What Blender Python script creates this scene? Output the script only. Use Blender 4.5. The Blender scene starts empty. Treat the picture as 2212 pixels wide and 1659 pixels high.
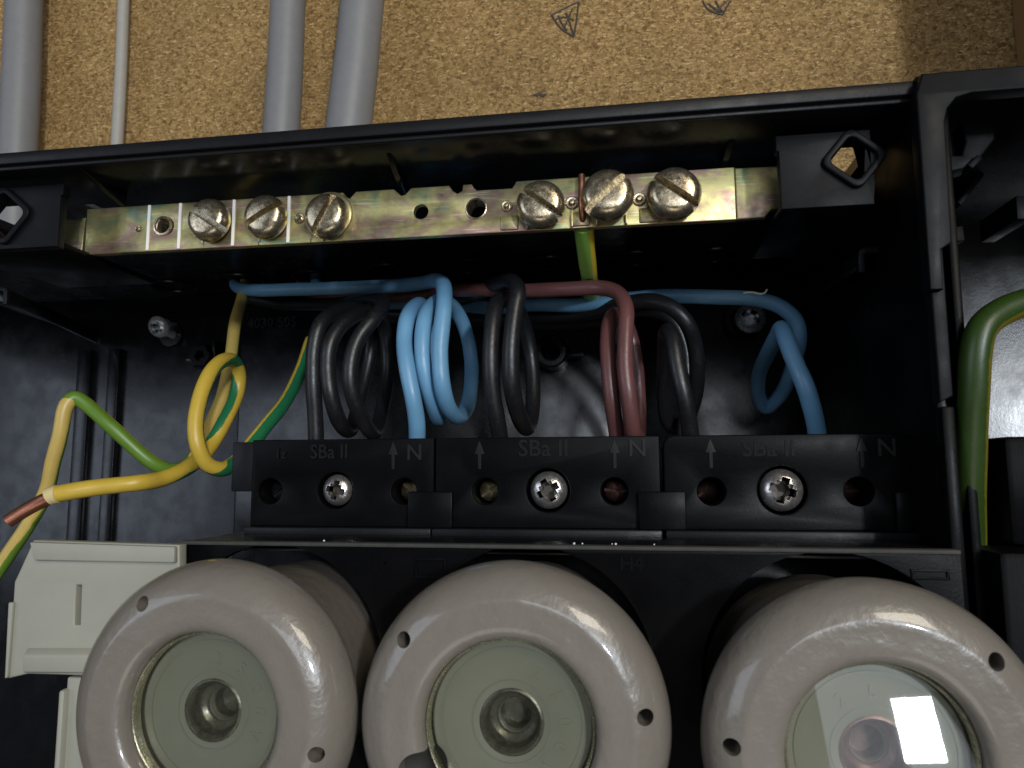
import bpy, bmesh, math, random
from math import radians as R, sin, cos, pi
from mathutils import Vector, Matrix
random.seed(7)
SC = bpy.context.scene
COL = SC.collection

# ---------------------------------------------------------------- camera
# rows: world axes written in camera axes (right, up, forward); millimetres everywhere, scaled to metres
F, CX, CY = 1580.0, 1106.0, 829.5
M = Matrix(((0.98799249, 0.02182954, -0.152952), (0.15445405, -0.11490768, 0.98129515), (-0.00384586, 0.99313629, 0.11689959)))
S = 0.001
cam = bpy.data.cameras.new("camera")
camo = bpy.data.objects.new("camera", cam)
COL.objects.link(camo)
rt, up, fw = M @ Vector((1, 0, 0)), M @ Vector((0, 1, 0)), M @ Vector((0, 0, 1))
mw = Matrix((rt, up, -fw)).transposed().to_4x4()
camo.matrix_world = mw
cam.lens = 36 * F / 2212
cam.sensor_width = 36
cam.clip_start = 0.005
cam.clip_end = 20
cam.dof.use_dof = True
cam.dof.focus_distance = 0.150
cam.dof.aperture_fstop = 50.0
SC.camera = camo

# ---------------------------------------------------------------- world and lamps
w = bpy.data.worlds.new("World"); SC.world = w; w.use_nodes = True
bg = w.node_tree.nodes["Background"]
bg.inputs[0].default_value = (0.80, 0.88, 1.0, 1)
bg.inputs[1].default_value = 0.04
SC.view_settings.view_transform = 'Standard'
SC.view_settings.look = 'None'
SC.view_settings.gamma = 1
SC.view_settings.exposure = 0.0

def area(name, d, dist, sx, sy, watts, colr, target=(-0.02, 0.15, 0.02)):
    l = bpy.data.lights.new(name, 'AREA'); l.shape = 'RECTANGLE'; l.size = sx; l.size_y = sy
    l.energy = watts; l.color = colr
    o = bpy.data.objects.new(name, l); COL.objects.link(o)
    t = Vector(target); d = Vector(d).normalized()
    o.location = t + d * dist
    o.rotation_euler = d.to_track_quat('Z', 'Y').to_euler()
    return o
area("window_light", (.42, -.90, .115), 1.6, .065, .105, 11.0, (0.86, 0.93, 1.0))
area("room_lamp", (.46, -.78, .44), 1.1, .34, .24, 3.7, (1.0, .90, .74))
area("room_bounce", (.02, -.80, -.60), 1.2, .6, .4, 1.3, (1.0, .93, .84))
area("front_fill", (.07, -.98, .175), 1.6, .50, .40, 2.9, (.84, .90, 1.0))  # added soft fill behind the camera, for sheen on the back plate
area("right_fill", (.47, -.87, .10), 1.7, .55, .50, 2.8, (.80, .88, 1.0))  # added large fill, softens the light and widens the right plate's glare
area("left_fill", (-.72, -.68, .12), 1.3, .6, .6, 2.8, (0.72, 0.82, 1.0))  # added unseen fill for the left plate's sheen, stands for no doorway

# ---------------------------------------------------------------- projection helpers
def ray(px, py): return M @ Vector(((px - CX) / F, -(py - CY) / F, 1.0))
def at(px, py, D):
    v = ray(px, py); return v * (D / v.y)
def atz(px, py, z):
    v = ray(px, py); return v * (z / v.z)

# ---------------------------------------------------------------- materials
def new_mat(name):
    m = bpy.data.materials.new(name); m.use_nodes = True
    nt = m.node_tree; b = nt.nodes["Principled BSDF"]
    return m, nt, b
def coords(nt, scale=1000.0, rot=(0, 0, 0)):
    tc = nt.nodes.new("ShaderNodeTexCoord"); mp = nt.nodes.new("ShaderNodeMapping")
    if isinstance(scale, (int, float)): scale = (scale,) * 3
    mp.inputs['Scale'].default_value = scale; mp.inputs['Rotation'].default_value = rot
    nt.links.new(tc.outputs['Object'], mp.inputs['Vector']); return mp.outputs[0]
def noise(nt, vec, sc, detail=3, rough=.5, dist=0):
    n = nt.nodes.new("ShaderNodeTexNoise"); n.inputs['Scale'].default_value = sc
    n.inputs['Detail'].default_value = detail; n.inputs['Roughness'].default_value = rough
    n.inputs['Distortion'].default_value = dist
    nt.links.new(vec, n.inputs['Vector']); return n.outputs['Fac']
def ramp(nt, fac, stops):
    r = nt.nodes.new("ShaderNodeValToRGB"); e = r.color_ramp.elements
    while len(e) < len(stops): e.new(.5)
    for k, (p, c) in enumerate(stops):
        e[k].position = p; e[k].color = (*c, 1) if len(c) == 3 else c
    nt.links.new(fac, r.inputs[0]); return r.outputs[0]
def mrange(nt, fac, a, b, c, d):
    r = nt.nodes.new("ShaderNodeMapRange")
    for i, v in enumerate((a, b, c, d)): r.inputs[1 + i].default_value = v
    nt.links.new(fac, r.inputs[0]); return r.outputs[0]
def mix(nt, fac, a, b, mode='MIX'):
    n = nt.nodes.new("ShaderNodeMix"); n.data_type = 'RGBA'; n.blend_type = mode
    for s, v in ((n.inputs[0], fac), (n.inputs[6], a), (n.inputs[7], b)):
        if isinstance(v, (int, float)): s.default_value = v
        elif isinstance(v, tuple): s.default_value = (*v, 1)
        else: nt.links.new(v, s)
    return n.outputs[2]
def bump(nt, b, h, strength, dist=.0002):
    n = nt.nodes.new("ShaderNodeBump"); n.inputs['Strength'].default_value = strength
    n.inputs['Distance'].default_value = dist
    nt.links.new(h, n.inputs['Height']); nt.links.new(n.outputs[0], b.inputs['Normal'])

def black_plastic(name, base=(.0050, .0052, .0062), rough=.23, bstr=.12, dust=.35, bscale=2.2, spec=.42):
    m, nt, b = new_mat(name); v = coords(nt)
    n1 = noise(nt, v, .12, 4, .6); n2 = noise(nt, v, bscale, 3, .6)
    d = mrange(nt, noise(nt, v, 3.5, 2, .7), .66, .80, 0, dust)
    nt.links.new(mix(nt, d, base, (.05, .047, .043)), b.inputs['Base Color'])
    nt.links.new(mrange(nt, n1, .3, .7, rough - .07, rough + .12), b.inputs['Roughness'])
    b.inputs['Specular IOR Level'].default_value = spec
    bump(nt, b, n2, bstr, .00006)
    return m
PLAS = black_plastic("black_moulded_plastic")
PLAS_TOP = black_plastic("black_glossy_plastic", rough=.22, bstr=.10, spec=.25)
PLAS_MATT = black_plastic("black_matt_plastic", base=(.0030, .0030, .0034), rough=.33, bstr=.3, dust=.3, spec=.07)
PLAS_EDGE = black_plastic("worn_black_plastic", base=(.0085, .0087, .0100), rough=.36, bstr=.4, dust=.8, spec=.15)
PLAS_SPECK = black_plastic("pebbled_black_plastic", base=(.008, .0085, .010), rough=.30, bstr=.4, bscale=1.3, spec=1.0)
PLAS_SAT = black_plastic("satin_black_plastic", base=(.0055, .0058, .0068), rough=.42, bstr=.25, dust=.5, spec=.09)
PLAS_DIM = black_plastic("dim_raised_lettering", base=(.006, .006, .006), rough=.5, bstr=.8, dust=1.0, spec=.15)
PLAS_MARK = black_plastic("raised_plastic_lettering", base=(.010, .010, .010), rough=.5, bstr=.6, dust=.8, spec=.2)

def board_mat():
    m, nt, b = new_mat("chipboard")
    v = coords(nt, 1000.0)
    # flakes
    warp = nt.nodes.new("ShaderNodeTexNoise"); warp.inputs['Scale'].default_value = .9; warp.inputs['Detail'].default_value = 3
    nt.links.new(v, warp.inputs['Vector'])
    add = nt.nodes.new("ShaderNodeVectorMath"); add.operation = 'MULTIPLY_ADD'
    nt.links.new(warp.outputs['Color'], add.inputs[0]); add.inputs[1].default_value = (1.9, 1.9, 1.9); nt.links.new(v, add.inputs[2])
    vo = nt.nodes.new("ShaderNodeTexVoronoi"); vo.inputs['Scale'].default_value = 1.2; vo.inputs['Randomness'].default_value = 1
    nt.links.new(add.outputs[0], vo.inputs['Vector'])
    sep = nt.nodes.new("ShaderNodeSeparateColor"); nt.links.new(vo.outputs['Color'], sep.inputs[0])
    c1 = ramp(nt, sep.outputs[0], [(0, (.135, .083, .031)), (.25, (.225, .148, .060)), (.65, (.30, .203, .088)), (1, (.40, .285, .138))])
    # fibres in two directions
    def fibres(rot, scx, thr):
        mp = nt.nodes.new("ShaderNodeMapping"); mp.inputs['Rotation'].default_value = (0, rot, 0); mp.inputs['Scale'].default_value = (.38 * scx, 1, 2.3 * scx)
        nt.links.new(add.outputs[0], mp.inputs['Vector'])
        return mrange(nt, noise(nt, mp.outputs[0], 1.0, 2, .5), thr, thr + .10, 0, 1)
    c2 = mix(nt, fibres(-.55, 1, .58), c1, (.62, .47, .27))
    c2 = mix(nt, fibres(.9, 1.1, .61), c2, (.50, .36, .18))
    c3 = mix(nt, fibres(-.2, .9, .615), c2, (.15, .092, .038))
    sp = mrange(nt, noise(nt, v, 1.25, 2, .6), .655, .71, 0, .85)
    c4 = mix(nt, sp, c3, (.075, .045, .020))
    big = mrange(nt, noise(nt, v, .03, 3, .5), .3, .7, .86, 1.1)
    g = nt.nodes.new("ShaderNodeMix"); g.data_type = 'RGBA'; g.blend_type = 'MULTIPLY'; g.inputs[0].default_value = 1
    nt.links.new(c4, g.inputs[6]); nt.links.new(big, g.inputs[7])
    nt.links.new(mix(nt, 1.0, g.outputs[2], (.97, .875, .73), 'MULTIPLY'), b.inputs['Base Color'])
    b.inputs['Roughness'].default_value = .75; b.inputs['Specular IOR Level'].default_value = .25
    bump(nt, b, sep.outputs[1], .35, .00025)
    return m
BOARD = board_mat()

def simple(name, c, rough=.5, metal=0, var=.12, bstr=.15, bsc=2.0, spec=.5, coat=0):
    m, nt, b = new_mat(name); v = coords(nt)
    n = noise(nt, v, .35, 4, .6)
    nt.links.new(mix(nt, n, tuple(x * (1 - var) for x in c), tuple(min(1, x * (1 + var)) for x in c)), b.inputs['Base Color'])
    b.inputs['Roughness'].default_value = rough; b.inputs['Metallic'].default_value = metal
    b.inputs['Specular IOR Level'].default_value = spec; b.inputs['Coat Weight'].default_value = coat
    if bstr: bump(nt, b, noise(nt, v, bsc, 3, .6), bstr, .00005)
    return m
CONDUIT = simple("grey_conduit_pvc", (.20, .198, .20), .5)
CABLE_W = simple("pale_grey_cable_sheath", (.36, .34, .30), .55)
TIMBER = simple("tan_timber", (.36, .22, .09), .6)
DUSTY = simple("dust_covered_black_plastic", (.045, .042, .038), .8, 0, .5, .6)
CREAM = simple("cream_plastic", (.31, .305, .25), .48, var=.06)
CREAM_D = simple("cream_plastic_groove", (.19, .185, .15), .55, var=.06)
PENCIL = simple("pencil_graphite", (.055, .045, .038), .6)

def wire_mat(name, c, rough=.36, dustc=(.35, .33, .30), dust=.35):
    m, nt, b = new_mat(name); v = coords(nt)
    sp = mrange(nt, noise(nt, v, 3.0, 3, .75), .60, .76, 0, dust)
    c1 = mix(nt, noise(nt, v, .16, 3, .5), tuple(x * .82 for x in c), tuple(min(1, x * 1.18) for x in c))
    nt.links.new(mix(nt, sp, c1, dustc), b.inputs['Base Color'])
    nt.links.new(mrange(nt, noise(nt, v, 1.2, 3, .6), .3, .7, rough - .08, rough + .12), b.inputs['Roughness'])
    bump(nt, b, noise(nt, v, 2.6, 3, .7), .35, .00007)
    return m
BLUE = wire_mat("blue_insulation", (.14, .32, .50), dustc=(.33, .42, .46))
BROWN = wire_mat("brown_insulation", (.120, .047, .045), dustc=(.30, .18, .15))
BLACKW = wire_mat("black_insulation", (.009, .009, .0105), .38, dustc=(.14, .13, .13), dust=.5)
RECESS_SHADE = simple("shaded_screw_recess", (.10, .085, .07), .55, .5, .5, .8)  # painted shade for the fixing screws' cross recesses, kills their bright reflection
COPPER = simple("bare_copper", (.40, .17, .11), .38, .9, .4, .4)
PALE_Y = simple("pale_yellow_cut_edge", (.62, .50, .24), .5)

def earth_mat(name, width, yellow=(.58, .40, .050), green=(.014, .14, .055), light=0):
    m, nt, b = new_mat(name); v = coords(nt)
    uv = nt.nodes.new("ShaderNodeUVMap"); uv.uv_map = "stripe"
    sx = nt.nodes.new("ShaderNodeSeparateXYZ"); nt.links.new(uv.outputs[0], sx.inputs[0])
    # u holds the angle from the middle of the green stripe, in turns
    co = nt.nodes.new("ShaderNodeMath"); co.operation = 'MULTIPLY'; nt.links.new(sx.outputs[0], co.inputs[0]); co.inputs[1].default_value = 2 * pi
    cs = nt.nodes.new("ShaderNodeMath"); cs.operation = 'COSINE'; nt.links.new(co.outputs[0], cs.inputs[0])
    jig = mrange(nt, noise(nt, v, .8, 3, .6), .3, .7, -.06, .06)
    ad = nt.nodes.new("ShaderNodeMath"); ad.operation = 'ADD'; nt.links.new(cs.outputs[0], ad.inputs[0]); nt.links.new(jig, ad.inputs[1])
    th = cos(width * pi)
    f = mrange(nt, ad.outputs[0], th - .07, th + .07, 0, 1)
    yl = mix(nt, noise(nt, v, .25, 3, .6), tuple(x * .85 for x in yellow), tuple(min(1, x * 1.1) for x in yellow))
    gr = mix(nt, noise(nt, v, .25, 3, .6), tuple(x * .85 for x in green), tuple(min(1, x * 1.2) for x in green))
    c = mix(nt, f, yl, gr)
    sp = mrange(nt, noise(nt, v, 3.0, 3, .75), .60, .78, 0, .22)
    nt.links.new(mix(nt, sp, c, (.36, .30, .20)), b.inputs['Base Color'])
    b.inputs['Roughness'].default_value = .38
    bump(nt, b, noise(nt, v, 2.6, 3, .7), .3, .00007)
    return m
EARTH_DARK = earth_mat("green_yellow_insulation", .46)
EARTH_LIME = earth_mat("lime_and_yellow_insulation", .52, green=(.27, .52, .09), yellow=(.85, .62, .04))
EARTH_ZIG = earth_mat("straw_and_lime_insulation", .5, green=(.10, .20, .02), yellow=(.53, .38, .10))
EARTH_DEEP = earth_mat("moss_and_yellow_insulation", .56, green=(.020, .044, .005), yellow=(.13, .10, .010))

def zinc_mat():
    m, nt, b = new_mat("yellow_zinc_plating"); v = coords(nt)
    mp = nt.nodes.new("ShaderNodeMapping"); mp.inputs['Scale'].default_value = (.6, 1, 1.5); nt.links.new(v, mp.inputs[0])
    n = noise(nt, mp.outputs[0], .13, 4, .6, 1.2)
    c = ramp(nt, n, [(.30, (.22, .34, .30)), (.38, (.34, .40, .22)), (.46, (.52, .46, .19)), (.53, (.46, .40, .20)), (.60, (.44, .26, .23)), (.68, (.40, .36, .22)), (.76, (.26, .33, .32))])
    fine = noise(nt, v, 2.2, 3, .7)
    c = mix(nt, mrange(nt, fine, .55, .75, 0, .5), c, (.30, .25, .15))
    c = mix(nt, mrange(nt, noise(nt, v, .07, 4, .65), .48, .62, 0, .6), c, (.15, .115, .085))
    sc = nt.nodes.new("ShaderNodeMapping"); sc.inputs['Rotation'].default_value = (0, .9, 0); sc.inputs['Scale'].default_value = (.12, 1, 3.2); nt.links.new(v, sc.inputs[0])
    scr = mrange(nt, noise(nt, sc.outputs[0], 1, 2, .5), .63, .68, 0, .5)
    c = mix(nt, scr, c, (.75, .70, .45))
    nt.links.new(c, b.inputs['Base Color'])
    b.inputs['Metallic'].default_value = .82
    nt.links.new(mrange(nt, noise(nt, v, .5, 3, .6), .3, .7, .34, .52), b.inputs['Roughness'])
    bump(nt, b, fine, .3, .00005)
    return m
ZINC = zinc_mat()

def metal(name, c, rough, worn, ms=.9, bs=.5):
    m, nt, b = new_mat(name); v = coords(nt)
    n = noise(nt, v, .9, 5, .7, .8)
    nt.links.new(mix(nt, mrange(nt, n, .35, .68, 0, 1), c, worn), b.inputs['Base Color'])
    b.inputs['Metallic'].default_value = ms
    nt.links.new(mrange(nt, noise(nt, v, 1.6, 4, .7), .3, .7, rough - .1, rough + .15), b.inputs['Roughness'])
    bump(nt, b, noise(nt, v, 1.5, 5, .75), bs, .00009)
    return m
NICKEL = metal("tarnished_nickel", (.66, .57, .40), .22, (.26, .20, .12), bs=.4)
BRIGHT = metal("bright_steel", (.78, .75, .72), .22, (.42, .38, .35))
BLUEST = metal("blue_white_steel", (.72, .77, .80), .25, (.42, .45, .48), .55)
BRASS = metal("dull_brass", (.14, .11, .06), .42, (.06, .05, .03))
REDBR = metal("dark_copper_screw", (.05, .024, .018), .5, (.02, .012, .01))
INDIC = simple("grey_green_indicator_metal", (.245, .255, .215), .38, .1, .06, .35, .5)
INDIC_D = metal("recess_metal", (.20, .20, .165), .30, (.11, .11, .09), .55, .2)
WHITEP = simple("plain_white", (.88, .86, .80), .4, 0, .03)
REDREC = metal("reddish_recess_metal", (.26, .17, .16), .34, (.15, .10, .10), .45, .2)
RINGM = metal("brass_rim", (.62, .60, .42), .25, (.4, .38, .28), .8, .1)

def porcelain():
    m, nt, b = new_mat("glazed_porcelain"); v = coords(nt)
    n = noise(nt, v, .08, 4, .6)
    c = mix(nt, n, (.158, .137, .114), (.208, .184, .154))
    mott = mrange(nt, noise(nt, v, .9, 4, .7), .60, .75, 0, .25)
    nt.links.new(mix(nt, mott, c, (.15, .124, .095)), b.inputs['Base Color'])
    b.inputs['Roughness'].default_value = .34
    b.inputs['Coat Weight'].default_value = .55; b.inputs['Coat Roughness'].default_value = .07
    bump(nt, b, noise(nt, v, .20, 5, .6), .55, .0006)
    return m
PORC = porcelain()
def glass():
    m, nt, b = new_mat("window_glass")
    out = nt.nodes["Material Output"]; nt.nodes.remove(b)
    t = nt.nodes.new("ShaderNodeBsdfTransparent"); t.inputs[0].default_value = (.91, .905, .875, 1)
    g = nt.nodes.new("ShaderNodeBsdfGlossy"); g.inputs['Roughness'].default_value = .015
    fr = nt.nodes.new("ShaderNodeFresnel"); fr.inputs[0].default_value = 1.5
    ml = nt.nodes.new("ShaderNodeMath"); ml.operation = 'MULTIPLY'; ml.inputs[1].default_value = .55; nt.links.new(fr.outputs[0], ml.inputs[0])
    mx = nt.nodes.new("ShaderNodeMixShader"); nt.links.new(ml.outputs[0], mx.inputs[0]); nt.links.new(t.outputs[0], mx.inputs[1]); nt.links.new(g.outputs[0], mx.inputs[2])
    nt.links.new(mx.outputs[0], out.inputs[0])
    return m
GLASS = glass()

# ---------------------------------------------------------------- object helpers (all input in mm)
def props(o, label=None, cat=None, group=None, kind=None):
    for k, v in (('label', label), ('category', cat), ('group', group), ('kind', kind)):
        if v: o[k] = v
    return o
def thing(name, label, cat, loc, group=None, kind=None):
    o = bpy.data.objects.new(name, None); COL.objects.link(o); o.empty_display_size = .005
    o.location = Vector(loc) * S
    return props(o, label, cat, group, kind)
def wloc(o):
    p = Vector(o.location)
    while o.parent: o = o.parent; p = p + Vector(o.location)
    return p
def link(name, me, mat, parent=None, sharp=30, origin=None):
    """me in world millimetres; recentred and scaled to metres"""
    vs = me.vertices
    if origin is None:
        xs = [v.co for v in vs]
        lo = Vector([min(c[i] for c in xs) for i in range(3)]); hi = Vector([max(c[i] for c in xs) for i in range(3)])
        c = (lo + hi) / 2
    else: c = Vector(origin)
    me.transform(Matrix.Scale(S, 4) @ Matrix.Translation(-c))
    if sharp:
        me.shade_smooth(); me.set_sharp_from_angle(angle=R(sharp))
    me.materials.clear(); me.materials.append(mat)
    o = bpy.data.objects.new(name, me); COL.objects.link(o)
    o.location = c * S
    if parent:
        o.parent = parent; o.location = c * S - wloc(parent)
    return o
def bm2me(bm, name="mesh"):
    bmesh.ops.recalc_face_normals(bm, faces=bm.faces)
    if all(e.is_manifold for e in bm.edges) and bm.calc_volume(signed=True) < 0: bmesh.ops.reverse_faces(bm, faces=bm.faces)
    me = bpy.data.meshes.new(name); bm.to_mesh(me); bm.free(); return me
def boxes(blist, bev=.4, seg=2):
    """[(x0,x1,y0,y1,z0,z1)] -> mesh"""
    bm = bmesh.new()
    for (x0, x1, y0, y1, z0, z1) in blist:
        r = bmesh.ops.create_cube(bm, size=1)
        for v in r['verts']:
            v.co = Vector(((x0 + x1) / 2 + v.co.x * (x1 - x0), (y0 + y1) / 2 + v.co.y * (y1 - y0), (z0 + z1) / 2 + v.co.z * (z1 - z0)))
        if bev: bmesh.ops.bevel(bm, geom=list({e for v in r['verts'] for e in v.link_edges}), offset=bev, segments=seg, affect='EDGES', profile=.5)
    return bm2me(bm)
def hexa(pts, bev=.3):
    """eight corners: front 4 (ccw) then back 4"""
    bm = bmesh.new(); v = [bm.verts.new(p) for p in pts]
    for f in ((0, 1, 2, 3), (7, 6, 5, 4), (0, 4, 5, 1), (1, 5, 6, 2), (2, 6, 7, 3), (3, 7, 4, 0)): bm.faces.new([v[i] for i in f])
    bmesh.ops.recalc_face_normals(bm, faces=bm.faces)
    if bev: bmesh.ops.bevel(bm, geom=bm.edges[:], offset=bev, segments=2, affect='EDGES', profile=.5)
    return bm2me(bm)
def curve_mesh(cu):
    o = bpy.data.objects.new("tmp", cu); COL.objects.link(o)
    dg = bpy.context.evaluated_depsgraph_get()
    me = bpy.data.meshes.new_from_object(o.evaluated_get(dg))
    bpy.data.objects.remove(o); return me
ROTX = Matrix.Rotation(pi / 2, 4, 'X')
def plate(outline, holes, yf, th, bev=.3, horizontal=False, zbase=0):
    """outline/holes in (x,z); front face at y=yf, thickness th going back. horizontal: outline (x,y), from zbase up"""
    cu = bpy.data.curves.new("c", 'CURVE'); cu.dimensions = '2D'; cu.fill_mode = 'BOTH'
    cu.extrude = th / 2 - bev; cu.bevel_depth = bev; cu.bevel_resolution = 2; cu.offset = -bev
    for poly in [outline] + holes:
        sp = cu.splines.new('POLY'); sp.points.add(len(poly) - 1)
        for i, (a, b) in enumerate(poly): sp.points[i].co = (a, b, 0, 1)
        sp.use_cyclic_u = True
    me = curve_mesh(cu)
    if horizontal: me.transform(Matrix.Translation((0, 0, zbase + th / 2)))
    else: me.transform(Matrix.Translation((0, yf + th / 2, 0)) @ ROTX)
    bm = bmesh.new(); bm.from_mesh(me); bmesh.ops.remove_doubles(bm, verts=bm.verts, dist=.0005)
    return bm2me(bm)
def circ(cx, cz, r, n=32, a0=0): return [(cx + r * cos(2 * pi * k / n + a0), cz + r * sin(2 * pi * k / n + a0)) for k in range(n)]
def rrect(x0, x1, z0, z1, r, n=5, corners=(1, 1, 1, 1)):
    out = []
    for (cx, cz, a, on) in ((x1 - r, z1 - r, 0, corners[0]), (x0 + r, z1 - r, 90, corners[1]), (x0 + r, z0 + r, 180, corners[2]), (x1 - r, z0 + r, 270, corners[3])):
        if on:
            for k in range(n + 1): t = R(a + 90 * k / n); out.append((cx + r * cos(t), cz + r * sin(t)))
        else:
            out.append((cx + (r if a in (0, 270) else -r), cz + (r if a in (0, 90) else -r)))
    return out
def rsquare(cx, cz, h, r, ang):
    c, s = cos(R(ang)), sin(R(ang))
    return [(cx + a * c - b * s, cz + a * s + b * c) for a, b in rrect(-h, h, -h, h, r)]
def text_mesh(s, x, z, size, yf, th=.35, align='CENTER', rot=0, xscale=1.0):
    cu = bpy.data.curves.new("t", 'FONT'); cu.body = s; cu.size = size; cu.align_x = align; cu.extrude = th / 2
    cu.offset = size * .012; cu.resolution_u = 3
    me = curve_mesh(cu)
    me.transform(Matrix.Translation((x, yf + th / 2 - th, z)) @ ROTX @ Matrix.Rotation(R(rot), 4, 'Z') @ Matrix.Diagonal((xscale, 1, 1, 1)))
    return me
def join(mes):
    bm = bmesh.new()
    for m in mes: bm.from_mesh(m)
    me = bpy.data.meshes.new("m"); bm.to_mesh(me); bm.free(); return me
def lathe(prof, c, n=64, closed=True):
    """profile (r, y) revolved round the y axis through c"""
    bm = bmesh.new(); rings = []
    for (r, y) in prof:
        if r < 1e-6: rings.append([bm.verts.new((c[0], c[1] + y, c[2]))] * n)
        else: rings.append([bm.verts.new((c[0] + r * cos(2 * pi * k / n), c[1] + y, c[2] + r * sin(2 * pi * k / n))) for k in range(n)])
    for a, b in zip(rings, rings[1:]):
        for k in range(n):
            q = [a[k], a[(k + 1) % n], b[(k + 1) % n], b[k]]
            u = []
            for v in q:
                if v not in u: u.append(v)
            if len(u) > 2:
                try: bm.faces.new(u)
                except ValueError: pass
    return bm2me(bm)
def cut(me, cutters):
    """exact boolean difference"""
    o = bpy.data.objects.new("a", me); COL.objects.link(o); tmp = []
    for c in cutters:
        co = bpy.data.objects.new("b", c); COL.objects.link(co); tmp.append(co)
        md = o.modifiers.new("b", 'BOOLEAN'); md.operation = 'DIFFERENCE'; md.solver = 'EXACT'; md.object = co
    dg = bpy.context.evaluated_depsgraph_get(); dg.update()
    r = bpy.data.meshes.new_from_object(o.evaluated_get(dg))
    for t in tmp + [o]: bpy.data.objects.remove(t)
    return r
def cyl(p0, p1, r, n=24, r2=None):
    p0, p1 = Vector(p0), Vector(p1); d = p1 - p0
    bm = bmesh.new(); bmesh.ops.create_cone(bm, cap_ends=True, segments=n, radius1=r, radius2=r if r2 is None else r2, depth=d.length)
    bm.transform(Matrix.Translation((p0 + p1) / 2) @ d.to_track_quat('Z', 'Y').to_matrix().to_4x4())
    return bm2me(bm)

def sample(P, step=.7):
    """centripetal Catmull-Rom through points; extra channels carried along linearly"""
    pts = [Vector(p[:3]) for p in P]; ext = [p[3] if len(p) > 3 else 0 for p in P]
    pts = [pts[0] * 2 - pts[1]] + pts + [pts[-1] * 2 - pts[-2]]
    out = []; ex = []
    for i in range(1, len(pts) - 2):
        p0, p1, p2, p3 = pts[i - 1:i + 3]
        t0 = 0; t1 = t0 + max(1e-4, (p1 - p0).length) ** .5; t2 = t1 + max(1e-4, (p2 - p1).length) ** .5; t3 = t2 + max(1e-4, (p3 - p2).length) ** .5
        n = max(2, int((p2 - p1).length / step))
        for k in range(n + (1 if i == len(pts) - 3 else 0)):
            t = t1 + (t2 - t1) * k / n
            A1 = p0 * ((t1 - t) / (t1 - t0)) + p1 * ((t - t0) / (t1 - t0)); A2 = p1 * ((t2 - t) / (t2 - t1)) + p2 * ((t - t1) / (t2 - t1)); A3 = p2 * ((t3 - t) / (t3 - t2)) + p3 * ((t - t2) / (t3 - t2))
            B1 = A1 * ((t2 - t) / (t2 - t0)) + A2 * ((t - t0) / (t2 - t0)); B2 = A2 * ((t3 - t) / (t3 - t1)) + A3 * ((t - t1) / (t3 - t1))
            out.append(B1 * ((t2 - t) / (t2 - t1)) + B2 * ((t - t1) / (t2 - t1)))
            f = k / n; f = f * f * (3 - 2 * f); ex.append(ext[i - 1] * (1 - f) + ext[min(i, len(ext) - 1)] * f)
    # light smoothing
    for _ in range(2):
        out = [out[0]] + [(out[i - 1] + out[i] * 2 + out[i + 1]) / 4 for i in range(1, len(out) - 1)] + [out[-1]]
    return out, ex
def tube(P, r, n=20, flat=None, step=.7):
    pts, ex = sample(P, step)
    bm = bmesh.new(); uvl = bm.loops.layers.uv.new("stripe")
    T = [(pts[min(i + 1, len(pts) - 1)] - pts[max(i - 1, 0)]).normalized() for i in range(len(pts))]
    N = T[0].orthogonal().normalized(); rings = []; offs = []; prev = None
    for i, p in enumerate(pts):
        N = (N - T[i] * N.dot(T[i])).normalized(); B = T[i].cross(N)
        tc = Vector((0, -1, 0)); tp = tc - T[i] * tc.dot(T[i])
        if tp.length > .18:
            a = math.atan2(tp.dot(B), tp.dot(N))
            if prev is not None:
                while a - prev > pi: a -= 2 * pi
                while a - prev < -pi: a += 2 * pi
            prev = a
        offs.append(prev if prev is not None else 0)
        rr = r * (1 + .012 * sin(i * .37) + .01 * sin(i * .11 + 2))
        rings.append([bm.verts.new(p + N * cos(2 * pi * k / n) * rr + B * sin(2 * pi * k / n) * rr) for k in range(n)])
    for _ in range(6): offs = [offs[0]] + [(offs[i - 1] + offs[i] + offs[i + 1]) / 3 for i in range(1, len(offs) - 1)] + [offs[-1]]
    for i in range(len(rings) - 1):
        for k in range(n):
            f = bm.faces.new([rings[i][k], rings[i][(k + 1) % n], rings[i + 1][(k + 1) % n], rings[i + 1][k]])
            for lp, (ii, kk) in zip(f.loops, ((i, k), (i, k + 1), (i + 1, k + 1), (i + 1, k))):
                lp[uvl].uv = (kk / n - offs[ii] / (2 * pi) - ex[ii] / 360, ii * .01)
    bm.faces.new(rings[0][::-1]); bm.faces.new(rings[-1])
    return bm2me(bm)
def W(*a):
    """(px, py, depth[, stripe angle]) list -> world points"""
    return [(*at(p[0], p[1], p[2]), *(p[3:4])) for p in a]

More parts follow.
